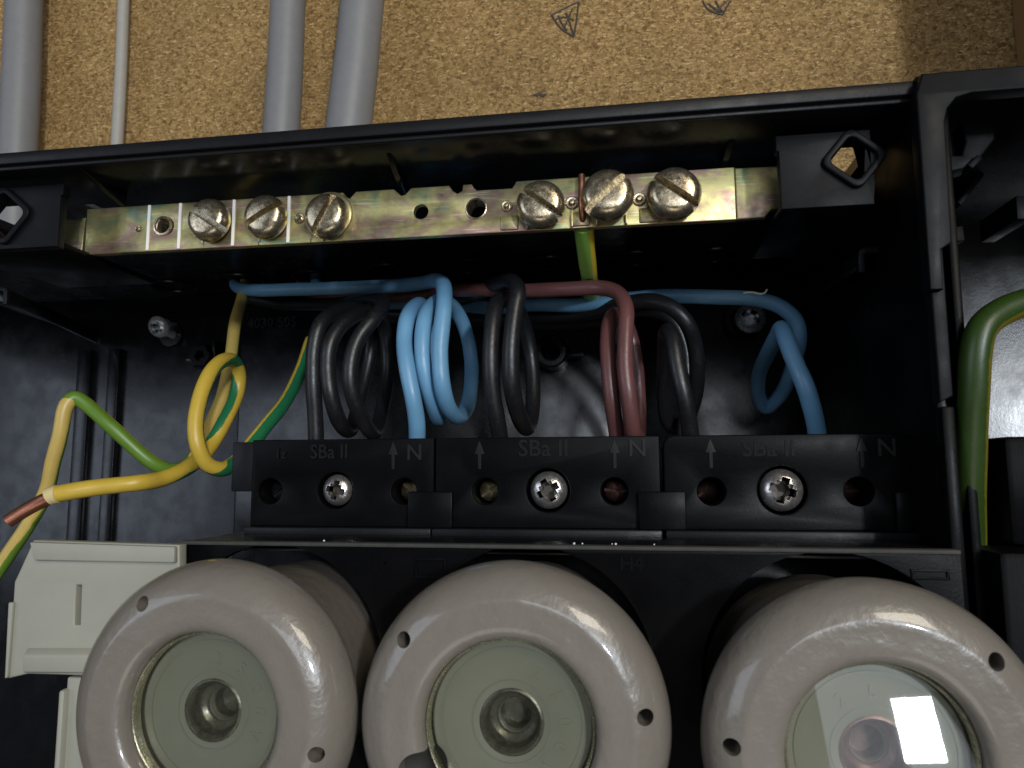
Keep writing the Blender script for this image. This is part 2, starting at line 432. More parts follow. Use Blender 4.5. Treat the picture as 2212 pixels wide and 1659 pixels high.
# ================================================================ SETTING: board, cabinet side, cables on the board
BD = 219.0
bm = bmesh.new()
me = boxes([(-420, 190, BD, BD + 18, -260, 420)], 0)
board = link("chipboard_wall", me, BOARD, sharp=0); props(board, kind='structure')
def scrib(lines, r=.22):
    mes = []
    for L in lines: mes.append(tube([tuple(at(x, y, BD - .08)) for x, y in L], r, 6, step=1.5))
    return join(mes)
link("pencil_mark", scrib([[(1190, 34), (1215, 20), (1250, 4)], [(1250, 4), (1246, 40), (1240, 78)], [(1193, 34), (1202, 52), (1218, 68), (1240, 80)], [(1206, 34), (1212, 50), (1224, 66)], [(1222, 28), (1230, 44), (1233, 60), (1240, 76)], [(1236, 20), (1226, 44), (1218, 62)], [(1196, 44), (1216, 34), (1240, 44)]], .30), PENCIL, board)
link("pencil_mark", scrib([[(1518, 2), (1526, 20), (1545, 28), (1562, 32)], [(1562, 32), (1568, 18), (1578, 2)], [(1530, 8), (1545, 20), (1558, 28)], [(1546, 2), (1552, 16), (1562, 26)], [(1568, 4), (1556, 16), (1544, 26)]], .30), PENCIL, board)
link("pencil_mark", scrib([[(1152, 206), (1162, 203), (1172, 207), (1180, 203)], [(1160, 208), (1168, 202), (1174, 210)], [(1164, 200), (1170, 209)]], .35), PENCIL, board)

xs = at(2187, 60, BD).x
side = link("cabinet_side", boxes([(xs, xs + 18, 136, BD - .2, 74, 420)], 1.0), TIMBER, sharp=30); props(side, kind='structure')

def straight(px0, py0, px1, py1, D, r, mat, name, label, cat, group=None):
    a, b = at(px0, py0, D), at(px1, py1, D)
    d = (b - a).normalized(); top = a - d * 120
    bot = b + d * 14
    mid = a.lerp(b, .5) + Vector((.25, 0, 0))
    o = link(name, tube([top, a, mid, b, bot, bot + d * 18], r, 32, step=4), mat, sharp=60); props(o, label, cat, group); return o
G = "grey conduits running down the chipboard"
straight(52, 0, 38, 330, 209, 5.9, CONDUIT, "grey_conduit", "grey plastic conduit at the far left edge, left of the thin pale cable", "conduit", G)
straight(622, 0, 607, 295, 209, 5.7, CONDUIT, "grey_conduit", "grey plastic conduit on the chipboard, left one of the close pair", "conduit", G)
straight(783, 0, 752, 283, 205, 6.9, CONDUIT, "grey_conduit", "thick grey plastic conduit on the chipboard, right one of the close pair", "conduit", G)
straight(267, 0, 252, 325, 214, 1.95, CABLE_W, "pale_cable", "thin pale grey cable running down the chipboard", "cable")

# ================================================================ FUSE BOX shell
YF, YB = 117.0, 216.0
ZC = 57.2
box = thing("fuse_box", "black plastic fuse box shell with its cover off, fixed to chipboard", "fuse box", (-30, YB, -60))
XR = 46.3          # right wall of the main bay
# top wall with slots and cable holes
kn = []
kpos = [(375, 617), (522, 603), (682, 597), (842, 583), (1012, 574), (1187, 567), (1375, 557), (1545, 550)]
for (px, py) in kpos:
    p = atz(px, py, ZC); kn.append(p)
d1 = atz(1835, 338, ZC); d2 = atz(18, 462, ZC); d3 = atz(192, 452, ZC)
def rect(p, a, b): return [(p.x - a, p.y - b), (p.x + a, p.y - b), (p.x + a, p.y + b), (p.x - a, p.y + b)]
rect2 = lambda p, a, b0, b1: [(p.x - a, p.y - b0), (p.x + a, p.y - b0), (p.x + a, p.y + b1), (p.x - a, p.y + b1)]
holes = [rect2(d1, 2.9, 4, 16), rect2(d2, 10, 4, 12), rect(d3, 3.2, 2.6)]
link("top_wall", cut(boxes([(-250, XR - .7, YF, YB, ZC, ZC + 2.2)], .25), [boxes([(h[0][0], h[1][0], h[0][1], h[2][1], ZC - 5, ZC + 8)], 0) for h in holes]), PLAS_TOP, box)
# rim lip along the front edge of the top wall
link("rim", boxes([(-250, XR - .2, YF - 1.6, YF + .8, ZC + .3, ZC + 2.6), (-250, XR - .4, YF - .6, YF + .3, ZC - .5, ZC + .4)], .35), PLAS_EDGE, box)
# back plate with raised ribs
pb = [(-330, XR + 6, YB, YB + 1.8, -140, ZC + 2)]
link("back_plate", boxes(pb, .3), PLAS, box)
xa, xb2, xc, xd = at(172, 850, YB).x, at(200, 850, YB).x, at(238, 850, YB).x, at(262, 850, YB).x
for (u, v_) in ((xa, xb2), (xc, xd)):
    link("rib", boxes([(u, v_, YB - 2.0, YB, -90, 40)], .35), PLAS, box)
# raised pad behind the wires, and floor behind the terminal blocks
p0, p1 = at(520, 680, YB - 4), at(1742, 1000, YB - 4)
zp = at(1000, 640, YB - 4).z
link("raised_pad", boxes([(p0.x, 2, YB - 4, YB, -60, zp)], .9), PLAS, box)
link("raised_pad", hexa([(2.2, YB - 4.2, -60), (p1.x, YB - 7.2, -60), (p1.x, YB - 7.2, zp), (2.2, YB - 4.2, zp), (2.2, YB, -60), (p1.x, YB, -60), (p1.x, YB, zp), (2.2, YB, zp)], .5), PLAS, box)
# right wall (the divider): drafted, slightly further out at the back
link("side_wall", hexa([(XR - .6, YF, -60), (XR + 1.4, YF, -60), (XR + 1.4, YF, ZC + 2.4), (XR - .6, YF, ZC + 2.4),
                        (XR + 4.0, YB, -60), (XR + 6.5, YB, -60), (XR + 6.5, YB, ZC + 2.4), (XR + 4.0, YB, ZC + 2.4)], .3), PLAS_MATT, box)
link("divider_edge", plate([(XR - 1.0, 9.5), (XR + .9, 10.5), (XR + 1.0, 60), (XR - 1.0, 60), (XR - 1.0, 30), (XR - 1.6, 29.3), (XR - 1.1, 28.0)], [], YF - 2.4, 2.6, .25), PLAS_SAT, box)
link("divider_lower_edge", boxes([(XR - .9, XR + 1.0, YF - 2.4, YF + .4, -30, 9)], .4), PLAS_MATT, box)
# depth ribs on the top wall
for (ax, ay, bx_, by) in ((168, 362, 268, 446), (838, 330, 872, 418), (1582, 300, 1560, 372)):
    a = atz(ax, ay, ZC); b = atz(bx_, by, ZC - 3.0)
    link("rib", hexa([(a.x - .5, a.y, ZC), (a.x + .5, a.y, ZC), (a.x + .5, a.y, ZC + .4), (a.x - .5, a.y, ZC + .4),
                      (b.x - .6, b.y, ZC - 3.2), (b.x + .6, b.y, ZC - 3.2), (b.x + .6, b.y, ZC + .4), (b.x - .6, b.y, ZC + .4)], .15), PLAS, box)
# knockout rings on the top wall
for i, k in enumerate(kn):
    bm = bmesh.new(); rr0 = 6.4; n = 48; m_ = 8
    R1 = [[bm.verts.new((k.x + (rr0 + .55 * cos(2 * pi * j / m_)) * cos(2 * pi * q / n), k.y + (rr0 + .55 * cos(2 * pi * j / m_)) * sin(2 * pi * q / n), ZC - .15 + .55 * sin(2 * pi * j / m_))) for j in range(m_)] for q in range(n)]
    for q in range(n):
        for j in range(m_): bm.faces.new([R1[q][j], R1[q][(j + 1) % m_], R1[(q + 1) % n][(j + 1) % m_], R1[(q + 1) % n][j]])
    link("knockout", bm2me(bm), PLAS_TOP, box)
# side rails with hooked front ends
def rail(px, py, D, sgn, pbx, pby):
    a = at(px, py, D); b = at(pbx, pby, YB - 1)
    t = 1.0; L = 5.0; H = 6.0
    link("rail", hexa([(a.x, D, a.z - 3), (a.x + sgn * t, D, a.z - 3), (a.x + sgn * t, D, a.z + .2), (a.x, D, a.z + .2),
                       (b.x, YB - 1, b.z - 3), (b.x + sgn * t, YB - 1, b.z - 3), (b.x + sgn * t, YB - 1, b.z + 1), (b.x, YB - 1, b.z + 1)], .2), PLAS, box)
    pts = [(0, -3.8), (1.1, -3.8), (1.1, -.6), (1.6, -.2), (4.2, -.2), (4.2, .9), (1.0, .9), (.3, .5), (0, -.2)]
    link("rail_hook", plate([(a.x + sgn * u, a.z + v_) for u, v_ in pts], [], D - 1.0, 1.2, .2), PLAS_EDGE, box)
rail(1850, 548, 141, 1, 1725, 640)
rail(22, 628, 165, -1, 212, 722)
a = at(0, 640, 165)
link("rail_web", hexa([(at(-60, 600, 165).x, 165, at(-60, 600, 165).z), (at(18, 640, 165).x, 165, at(18, 640, 165).z), (at(18, 655, 165).x, 165, at(18, 655, 165).z), (at(-60, 640, 165).x, 165, at(-60, 640, 165).z),
                       (at(150, 690, YB - 1).x, YB - 1, at(150, 690, YB - 1).z), (at(208, 715, YB - 1).x, YB - 1, at(208, 715, YB - 1).z), (at(208, 730, YB - 1).x, YB - 1, at(208, 730, YB - 1).z), (at(150, 712, YB - 1).x, YB - 1, at(150, 712, YB - 1).z)], .2), PLAS, box)
# screw bosses on the back plate
c = at(430, 768, YB - 6)
link("screw_boss", lathe([(1.6, 7), (1.6, .2), (1.9, 0), (3.6, 0), (4.0, .5), (4.2, 7)], c, 6), PLAS_MATT, box)
link("boss_wing", boxes([(c.x - 5.6, c.x + 8.2, YB - 4.5, YB, c.z - 1.4, c.z - .4), (c.x + 3.4, c.x + 4.4, YB - 4.5, YB, c.z - 1.2, c.z + 5)], .2), PLAS, box)
c = at(1190, 758, YB - 12)
link("screw_boss", lathe([(2.6, 9), (2.6, .2), (2.9, 0), (4.2, 0), (4.7, .6), (5.0, 9)], c, 32), PLAS, box)
link("boss_wing", boxes([(c.x + 3.6, c.x + 9, YB - 9, YB - 3, c.z - 1.5, c.z)], .2), PLAS, box)
# raised moulding marks on the plate
q = at(588, 697, YB - 4.3)
link("moulded_lettering", text_mesh("4030 505", q.x, q.z - 1.4, 4.4, YB - 4, .35), PLAS_MARK, box)

# brackets holding the earth bar
def bracket(x0p, x1p, y0p, y1p, D, dpx, dpy, half, nick):
    a = at(x0p, y1p, D); b = at(x1p, y0p, D); c = at(dpx, dpy, D)
    out = [(a.x, a.z), (b.x, a.z), (b.x, b.z), (a.x, b.z)]
    if nick > 0: out = [(a.x, a.z), (b.x, a.z), (b.x, b.z), (a.x - .4, b.z), (a.x - .4, b.z - 2.6), (a.x, b.z - 2.8)]
    else: out = [(a.x, a.z), (b.x, a.z), (b.x, b.z - 2.4), (b.x + .5, b.z - 2.2), (b.x + .5, b.z), (a.x, b.z)]
    hole = rsquare(c.x, c.z, half, half * .35, 50)
    pl = link("bracket", plate(out, [hole], D, 2.0, .2), PLAS_SAT, box)
    link("boss", plate(rsquare(c.x, c.z, half + 1.0, half * .5, 50), [rsquare(c.x, c.z, half - .1, half * .33, 50)], D - .9, 3.2, .3), PLAS_SAT, pl)
    link("web", boxes([(a.x + .2, b.x - .2, D + 2.2, D + 30, a.z + .2, a.z + 1.4)], .2), PLAS_MATT, pl)
bracket(1688, 1880, 279, 452, 122, 1843, 345, 2.9, 1)
bracket(-110, 132, 397, 545, 122, 12, 468, 3.6, -1)

# ================================================================ taller enclosure on the right
enc = thing("side_enclosure", "taller black enclosure joined to the right side of the fuse box", "enclosure", (90, YB, -60))
YE = 113.0
e0 = at(1978, 190, YE); e1 = at(1992, 158, YE); e2 = at(2212, 131, YE)
ztop = e1.z
# front frame (rim) with rounded inner corner
inner = at(2038, 215, YE)
zin = inner.z + .8
link("rim", plate([(e0.x, 26), (inner.x - 1.9, 26), (inner.x - 1.8, 32), (inner.x - .3, 33), (inner.x, zin - 4.2), (inner.x + .5, zin - 2.2), (inner.x + 1.8, zin - .6), (inner.x + 4, zin), (160, zin), (160, ztop), (e1.x, ztop), (e0.x, e0.z - 1)], [], YE, 3.0, .3), PLAS_SAT, enc)
link("top_wall", boxes([(e1.x, 160, YE + 3.2, YB, ztop - 2.4, ztop - .2)], .2), PLAS_TOP, enc)
link("inner_wall", hexa([(XR + 2.8, YF, -60), (XR + 4.2, YF, -60), (XR + 4.2, YF, ztop - 2.6), (XR + 2.8, YF, ztop - 2.6), (XR + 8, 195, -60), (XR + 9.5, 195, -60), (XR + 9.5, 195, ztop - 2.6), (XR + 8, 195, ztop - 2.6)], .3), PLAS_MATT, enc)
YP = 187.0
pz = at(2140, 461, YP).z
link("back_plate", boxes([(XR + 8, 190, YP, YP + 2, -60, pz)], .4), PLAS_SPECK, enc)
link("upper_shelf", boxes([(XR + 8, 190, YP - 6, YP + 6, pz + 7, pz + 9), (XR + 8, 190, YP + 4, YP + 6, pz, ztop - 3)], .3), PLAS_MATT, enc)
# lug with slotted hole
def lug(D):
    o = [at(*p, D) for p in ((2040, 285), (2125, 275), (2126, 322), (2115, 345), (2095, 362), (2050, 372), (2040, 370))]
    hl = [at(*p, D) for p in ((2058, 258), (2078, 256), (2080, 285), (2086, 305), (2078, 335), (2060, 335), (2056, 300))]
    o[0] = at(2036, 240, D); o[1] = at(2150, 228, D); o[2] = at(2150, 300, D)
    return link("lug", plate([(v.x, v.z) for v in o], [[(v.x, v.z) for v in hl]], D, 4, .35), PLAS_SAT, enc)
lug(126)
def bar3(x0, y0, x1, y1, D, w_, name="catch", dp=5, mat=None):
    a, b = at(x0, y0, D), at(x1, y1, D); n = Vector((-(b.z - a.z), 0, b.x - a.x)).normalized() * w_
    return link(name, hexa([(a - n)[:], (b - n)[:], (b + n)[:], (a + n)[:], tuple((a - n) + Vector((0, dp, 0))), tuple((b - n) + Vector((0, dp, 0))), tuple((b + n) + Vector((0, dp, 0))), tuple((a + n) + Vector((0, dp, 0)))], .18), mat or PLAS_SAT, enc)
bar3(2032, 372, 2058, 369, 121, .45); bar3(2018, 427, 2060, 425, 121, .45); bar3(2034, 436, 2064, 433, 120, .5); bar3(2020, 450, 2056, 447, 121, .45); bar3(2028, 502, 2066, 498, 135, .4, dp=8)
bar3(2052, 490, 2056, 522, 137, 2.2, "catch", 6); bar3(2128, 365, 2072, 440, 150, .55, "rib", 22); bar3(2118, 337, 2096, 360, 125, .5, "rib", 3)
bar3(2196, 448, 2230, 447, 140, 2.2, "catch", 14); bar3(2130, 322, 2212, 312, 150, .5, "rib", 14); bar3(2142, 330, 2212, 322, 152, .5, "rib", 14)
bar3(2014, 410, 2018, 470, 120, 1.0, "catch", 6, PLAS)
bar3(2006, 560, 2016, 548, 117.5, .9, "catch", 3)
# small round screw post low on the plate's left side
c = at(2030, 937, 170)
link("screw_post", lathe([(0, .5), (3.0, .4), (3.7, 0), (4.1, .5), (4.1, 16)], c, 40), PLAS_SPECK, enc)

c0 = at(2068, 960, 150)
mod = thing("switch_module", "black switch module in the taller enclosure, behind the thick green wire", "module", (c0.x + 20, 150, -60))
link("body", boxes([(c0.x - 12, 190, 150, 186, -70, c0.z)], .8), PLAS_MATT, mod)
c1 = at(2168, 943, 118)
link("housing", boxes([(c1.x, 190, 118, 149, at(2160, 1180, 118).z, c1.z)], 1.0), PLAS_MATT, mod)
c2 = at(2157, 1192, 112)
link("lever", boxes([(c2.x, 190, 112, 149, -90, c2.z)], 1.0), PLAS_MATT, mod)

# ================================================================ EARTH BAR
EB = 131.0
bar = thing("earth_bar", "yellow zinc-plated earth terminal bar with six slotted screws", "earth bar", tuple(at(900, 460, EB)))
def bz(px, top=True):   # bar edge heights
    return at(px, (447 - (px - 190) * .0570) if top else (549 - (px - 190) * .0530), EB).z
ztp = (bz(190) + bz(1650)) / 2 + .1; zbt = (bz(190, 0) + bz(1650, 0)) / 2
X = lambda px, py=450: at(px, py, EB).x
P2 = lambda px, py: (at(px, py, EB).x, at(px, py, EB).z)
top_edge = [(X(1590), ztp), (X(1115), ztp), (X(1112), ztp - .6), (X(1106), ztp - 1.3), (X(1030), ztp - 1.3), (X(1024), ztp - .8), (X(1019), ztp), (X(1000), ztp), (X(998), ztp - 1.2), (X(988), ztp - 1.7), (X(978), ztp - 1.1), (X(970), ztp),
            (X(888), ztp), (X(875), ztp - 1.2), (X(866), ztp - 1.4), (X(850), ztp), (X(768), ztp), (X(755), ztp - 1.3), (X(746), ztp - .9), (X(740), ztp), (X(188), ztp)]
outl = [(X(188), zbt), (X(1590), zbt)] + top_edge
hl = [circ(*P2(909, 457), 1.45, 28), circ(*P2(1029, 451), 2.05, 28), circ(*P2(357, 489), 1.85, 28)]
link("bar", plate(outl, hl, EB, 1.6, .18), ZINC, bar)
# right end, set a little back and narrowed into the bracket
link("bar_end", plate([(X(1591), zbt + .1), (X(1652), zbt + .2), (X(1660), zbt + .9), (X(1668), zbt + 1.6), (X(1700), zbt + 1.6), (X(1700), ztp - .2), (X(1591), ztp - .05)], [], EB + .35, 1.4, .25), ZINC, bar)
l0 = at(134, 455, EB + 4)
link("bar_end", plate([(at(130, 500, EB + 4).x, zbt + 1.4), (at(150, 500, EB + 4).x, zbt + .6), (at(186, 500, EB + 4).x, zbt - .1), (at(190, 500, EB + 4).x, ztp - .6), (at(120, 500, EB + 4).x, ztp - .9), (at(120, 500, EB + 4).x, zbt + 1.6)], [], EB + 3, 1.4, .25), ZINC, bar)
# drawn sleeves of the threaded holes and the pressed clamping tabs
def ringat(px, py, r0, r1, name="hole_sleeve"):
    x, z = P2(px, py)
    link(name, lathe([(r0, 3.6), (r0, -.15), (r0 + .15, -.32), (r1 - .1, -.28), (r1, .1), (r1 + .1, 1.0)], (x, EB, z), 32), NICKEL, bar)
ringat(1029, 451, 1.75, 2.15); ringat(352, 488, 1.5, 2.1)
for (px, py, r) in ((1095, 446, 1.0), (1236, 439, 1.15), (1381, 431, 1.15), (300, 495, .6), (647, 472, 1.0)):
    x, z = P2(px, py)
    link("locating_pip", lathe([(0, -1.0), (r * .35, -.95), (r * .55, -.6), (r * .6, -.2), (r * .95, -.25), (r * 1.15, 0), (r * 1.25, .3)], (x, EB, z), 24), NICKEL, bar)
for (px, wd) in ((1108, 60), (1262, 60), (1412, 70)):
    x0, x1 = X(px - wd * .45), X(px + wd * .2)
    link("clamp_tab", boxes([(x0, x1, EB - .45, EB + .5, zbt + .25, zbt + 3.0)], .3), ZINC, bar)
for (px) in (1140, 1235, 1290, 1352):
    x0 = X(px)
    link("clamp_rib", boxes([(x0 - .22, x0 + .22, EB - .7, EB + .4, zbt + .1, zbt + 3.4)], .12), ZINC, bar)
for px in (321, 388, 504, 623):
    x0 = X(px, 500)
    link("white_strip", boxes([(x0 - .30, x0 + .30, EB - .30, EB + .2, zbt + .15, ztp - .1)], .08, 1), WHITEP, bar)  # thin raised white strips across the bar
for px in (437, 560, 672, 700):
    x0 = X(px, 520)
    link("score_line", boxes([(x0 - .18, x0 + .18, EB - .12, EB + .2, zbt + .1, zbt + 1.6)], 0), NICKEL, bar)

def slot_screw(r):
    h = r * .62
    prof = [(0, -h), (r * .35, -h + .01), (r * .66, -h * .97), (r * .80, -h * .88), (r * .91, -h * .68), (r * .985, -h * .38), (r, -h * .15), (r * .985, 0), (r * .9, .05), (r * .42, .05), (r * .42, 5), (0, 5)]
    me = lathe(prof, (0, 0, 0), 56)
    return cut(me, [boxes([(-r * 1.2, r * 1.2, -h * 2, -h * .12, -r * .14, r * .14)], 0)])
s_me = slot_screw(3.95)
s_me.transform(Matrix.Scale(S, 4)); s_me.shade_smooth(); s_me.set_sharp_from_angle(angle=R(35)); s_me.materials.clear(); s_me.materials.append(NICKEL)
for (px, py, D, k, ang) in ((444, 471, EB - 1.2, 1.10, -34), (567, 464, EB - 1.2, 1.11, 29), (700, 462, EB - 1.2, 1.12, 62), (1166, 437, EB - 2.2, 1.15, -37), (1312, 416, EB - 2.6, 1.21, 40), (1457, 413, EB - 2.2, 1.22, -38)):
    o = bpy.data.objects.new("terminal_screw", s_me); COL.objects.link(o); o.parent = bar
    p = at(px, py, D - 2.0); p.y = D
    o.location = p * S - wloc(bar)
    o.rotation_euler = (R(random.uniform(-3, 3)), -R(ang), R(random.uniform(-3, 3))); o.scale = (k, k, k)
for (px, py) in ((1320, 480), (1450, 470), (700, 500)): pass
p = at(738, 470, EB - .6)
link("washer", lathe([(3.2, 0), (3.2, -.6), (3.6, -.9), (4.6, -.5), (4.8, 0)], (at(706, 466, EB).x + .6, EB, at(706, 466, EB).z), 40), ZINC, bar)

# ================================================================ TERMINAL BLOCKS
TD = 131.0
TZ0, TZ1 = -10.3, 5.9
tb_x = [(at(546, 950, TD).x, at(938, 945, TD).x), (at(941, 945, TD).x, at(1424, 945, TD).x), (at(1432, 945, TD).x, at(1966, 937, TD).x)]
labels = ["black terminal block on the left, under the black and light blue wire coils", "middle black terminal block, under the brown wires", "black terminal block on the right, beside the divider wall"]
hp = [(583, 724, 872), (1048, 1184, 1327), (1537, 1691, 1856)]
def pozi(r):
    h = r * .5
    prof = [(0, -h), (r * .4, -h * .97), (r * .7, -h * .78), (r * .9, -h * .42), (r, 0), (r * .96, .3), (r * .5, .4), (r * .5, 4), (0, 4)]
    me = lathe(prof, (0, 0, 0), 56)
    cr = r * .62; ct = r * .19; b1 = boxes([(-cr, cr, -h * 2, h * .9, -ct, ct)], 0); b2 = boxes([(-ct, ct, -h * 2, h * .9, -cr, cr)], 0)
    b3 = boxes([(-cr * .62, cr * .62, -h * 2, -h * .5, -cr * .62, cr * .62)], 0); b3.transform(Matrix.Rotation(R(0), 4, 'Y'))
    b4 = cyl((0, -h * 2, 0), (0, h * 1.2, 0), r * .34, 16)
    return cut(me, [b1, b2, b3, b4])
pz_me = pozi(3.25)
pz_me.transform(Matrix.Scale(S, 4)); pz_me.shade_smooth(); pz_me.set_sharp_from_angle(angle=R(35)); pz_me.materials.clear(); pz_me.materials.append(BRIGHT); pz_me.materials.append(RECESS_SHADE)
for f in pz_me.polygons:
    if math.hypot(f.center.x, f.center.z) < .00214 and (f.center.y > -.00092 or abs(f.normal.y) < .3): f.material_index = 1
def arrow(x, zt, D):
    o = [(x - .25, zt - 5.2), (x + .3, zt - 5.2), (x + .35, zt - 2.5), (x + .95, zt - 2.5), (x, zt), (x - .9, zt - 2.5), (x - .3, zt - 2.5)]
    return plate(o, [], D - .22, .4, .05)
for i, (x0, x1) in enumerate(tb_x):
    t = thing("terminal_block", labels[i], "terminal block", ((x0 + x1) / 2, TD + 12, TZ0), "black terminal blocks under the wire coils")
    xh = [at(px, 1062, TD).x for px in hp[i]]
    zh = at(hp[i][1], 1059, TD).z
    rr = (2.9, 3.35, 3.6)[i]
    out = rrect(x0, x1, TZ0, TZ1, 2.0, 5, (1 if i == 2 else .0, 0 if i == 0 else (1 if i == 2 else 0), 0, 0))
    link("body", plate(out, [circ(xh[0], zh - .2, 2.35, 32), circ(xh[1], zh, rr + .55, 40), circ(xh[2], zh - .2, 2.35, 32)], TD, 11, .3), PLAS_MATT, t)
    link("body_back", boxes([(x0 + .3, x1 - .3, TD + 11.05, TD + 17, TZ0, TZ1 - 1.2)], .3), PLAS_MATT, t)
    # fixing screw
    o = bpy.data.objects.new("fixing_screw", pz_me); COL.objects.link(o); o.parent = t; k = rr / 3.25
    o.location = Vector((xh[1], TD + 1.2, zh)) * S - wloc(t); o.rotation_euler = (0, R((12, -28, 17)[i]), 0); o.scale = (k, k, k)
    # clamping screws deep in the side holes
    for j, (xx, mt) in enumerate(((xh[0], (PLAS, BRASS, REDBR)[i]), (xh[2], (BRASS, REDBR, REDBR)[i]))):
        sm = lathe([(0, -.2), (1.5, -.1), (2.05, .25), (2.1, 3), (0, 3)], (0, 0, 0), 28)
        sm = cut(sm, [boxes([(-3, 3, -1, .45, -.28, .28)], 0)])
        sm.transform(Matrix.Translation((xx + .2, TD + 4.0 + (3 if i == 2 else 0), zh - .1)) @ Matrix.Rotation(R((-35, 3)[j] if i else (-40, 38)[j]), 4, 'Y'))
        link("clamping_screw", sm, mt, t)
    # lettering
    zt = TZ1 - .5
    if i == 0:
        link("lettering", text_mesh("SBa II", at(712, 975, TD).x, at(700, 990, TD).z, 3.7, TD, .3, xscale=.92), PLAS_DIM, t)
        link("lettering", text_mesh("1z", at(607, 975, TD).x, at(607, 990, TD).z, 2.5, TD, .3), PLAS_DIM, t)
        link("arrow", arrow(at(850, 960, TD).x, zt, TD), PLAS_MARK, t); link("lettering", text_mesh("N", at(896, 975, TD).x, at(896, 993, TD).z, 4.0, TD, .3), PLAS_MARK, t)
    if i == 1:
        link("lettering", text_mesh("SBa II", at(1174, 975, TD).x, at(1174, 985, TD).z, 4.2, TD, .3, xscale=.98), PLAS_DIM, t)
        for px in (1036, 1327): link("arrow", arrow(at(px, 960, TD).x, zt, TD), PLAS_MARK, t)
        link("lettering", text_mesh("N", at(1377, 975, TD).x, at(1377, 985, TD).z, 4.2, TD, .3), PLAS_MARK, t)
    if i == 2:
        link("lettering", text_mesh("SBa II", at(1660, 975, TD).x, at(1660, 985, TD).z, 4.0, TD - 0, .12), PLAS_MATT, t)
        for px in (1534, 1860): link("arrow", arrow(at(px, 960, TD).x, zt, TD), PLAS_MARK, t)
        link("lettering", text_mesh("N", at(1915, 975, TD).x, at(1915, 985, TD).z, 4.2, TD, .3), PLAS_MARK, t)
    # keeper tab spanning the joint to the next block, and the bottom ledge
    tx = [(880, 976), (1380, 1482), (1936, 1992)][i]
    zt1 = at(tx[0], 1062, TD - 1.4).z
    link("keeper_tab", boxes([(at(tx[0], 1100, TD - 1.4).x, min(at(tx[1], 1100, TD - 1.4).x, XR + .2 if i == 2 else 999), TD - 1.4, TD - .02, TZ0, zt1)], .25), PLAS_MATT, t)
    link("ledge", boxes([(x0, x1, TD - 2.2, TD + 2, TZ0 - 1.5, TZ0 - .02)], .25), PLAS_EDGE, t)
    if i == 0:
        link("end_tab", boxes([(at(503, 1000, TD + 1).x, x0 - .02, TD + .6, TD + 3, at(503, 1062, TD).z, at(503, 955, TD).z)], .25), PLAS_EDGE, t)
        link("end_post", boxes([(at(531, 1000, TD + 1).x, x0 - .02, TD + 4, TD + 9, TZ0, at(503, 1064, TD).z)], .25), PLAS, t)

# ================================================================ FUSE BASE
FD = 113.0
CZ = -30.2
CXs = (-56.6, -15.3, 28.4)
base = thing("fuse_holder", "black plastic fuse base behind the three porcelain caps", "fuse base", (-14, 140, -70))
bx0, bx1 = at(388, 1180, FD).x, at(2076, 1190, FD).x
zt = -11.4
link("front_plate", plate([(bx0, -80), (bx1, -80), (bx1, zt - .5), (bx0, zt - .5)], [circ(x, CZ, 18.6, 72) for x in CXs], FD, 2.4, .2), PLAS_MATT, base)
link("top_ledge", boxes([(bx0 + .2, bx1 - .3, FD - .9, FD + 1.2, zt - .55, zt + .1)], .25), DUSTY, base)
link("top_plate", boxes([(bx0 + .2, bx1, FD + 1.3, 150, zt - 1.6, zt - .1)], .2), PLAS, base)
link("back_panel", boxes([(bx0, bx1, 138, 141, -80, zt - 1.8)], .2), PLAS_MATT, base)
for (px, s_) in ((817, "H4"), (1365, "H4")):
    q = at(px, 1232, FD); link("lettering", text_mesh(s_, q.x, q.z, 3.0, FD, .12), PLAS_MATT, base)
q0, q1 = at(895, 1250, FD), at(965, 1205, FD)
link("moulded_frame", plate([(q0.x, q0.z), (q1.x, q0.z), (q1.x, q1.z), (q0.x, q1.z)], [[(q0.x + .5, q0.z + .5), (q1.x - .5, q0.z + .5), (q1.x - .5, q1.z - .5), (q0.x + .5, q1.z - .5)]], FD - .25, .4, .08), PLAS_MATT, base)
q0, q1 = at(1968, 1252, FD), at(2050, 1230, FD)
link("moulded_frame", plate([(q0.x, q0.z), (q1.x, q0.z), (q1.x, q1.z), (q0.x, q1.z)], [[(q0.x + .4, q0.z + .4), (q1.x - .4, q0.z + .4), (q1.x - .4, q1.z - .4), (q0.x + .4, q1.z - .4)]], FD - .25, .4, .08), PLAS_MATT, base)

# ================================================================ PORCELAIN CAPS (built round the y axis, front at y=0)
RO, RW = 20.1, 10.9
def cap_mesh(extra=None):
    prof = [(RW, 7.5), (RW, 1.6), (RW + .15, .9), (RW + .6, .35), (RW + 1.2, .12), (RW + 1.8, .04), (RW + 2.6, .0), (15.1, .14), (15.7, .03), (16.2, .22), (17.1, .55), (18.1, 1.15), (19.0, 2.1), (19.7, 3.4), (RO, 5.2), (RO, 6.0), (19.7, 7.0), (18.8, 7.7), (17.2, 8.2), (16.9, 9.0), (16.7, 11), (16.7, 33), (13.5, 33), (13.5, 9.0), (12.8, 7.5), (RW, 7.5)]
    me = lathe(prof[:-1] + [prof[0]], (0, 0, 0), 128)
    bm = bmesh.new(); bm.from_mesh(me); bmesh.ops.remove_doubles(bm, verts=bm.verts, dist=.001)
    me = bm2me(bm)
    cs = []
    for a in (66.5, -66.5, 180):
        x, z = 17.0 * cos(R(a)), 17.0 * sin(R(a)); cs.append(cyl((x, -2, z), (x, 9, z), 1.0, 20))
    if extra: cs.append(extra)
    me = cut(me, cs)
    return me
def finish(me, mat, sharp=32):
    me.transform(Matrix.Scale(S, 4)); me.shade_smooth(); me.set_sharp_from_angle(angle=R(sharp)); me.materials.clear(); me.materials.append(mat); return me
cap_a = finish(cap_mesh(), PORC)
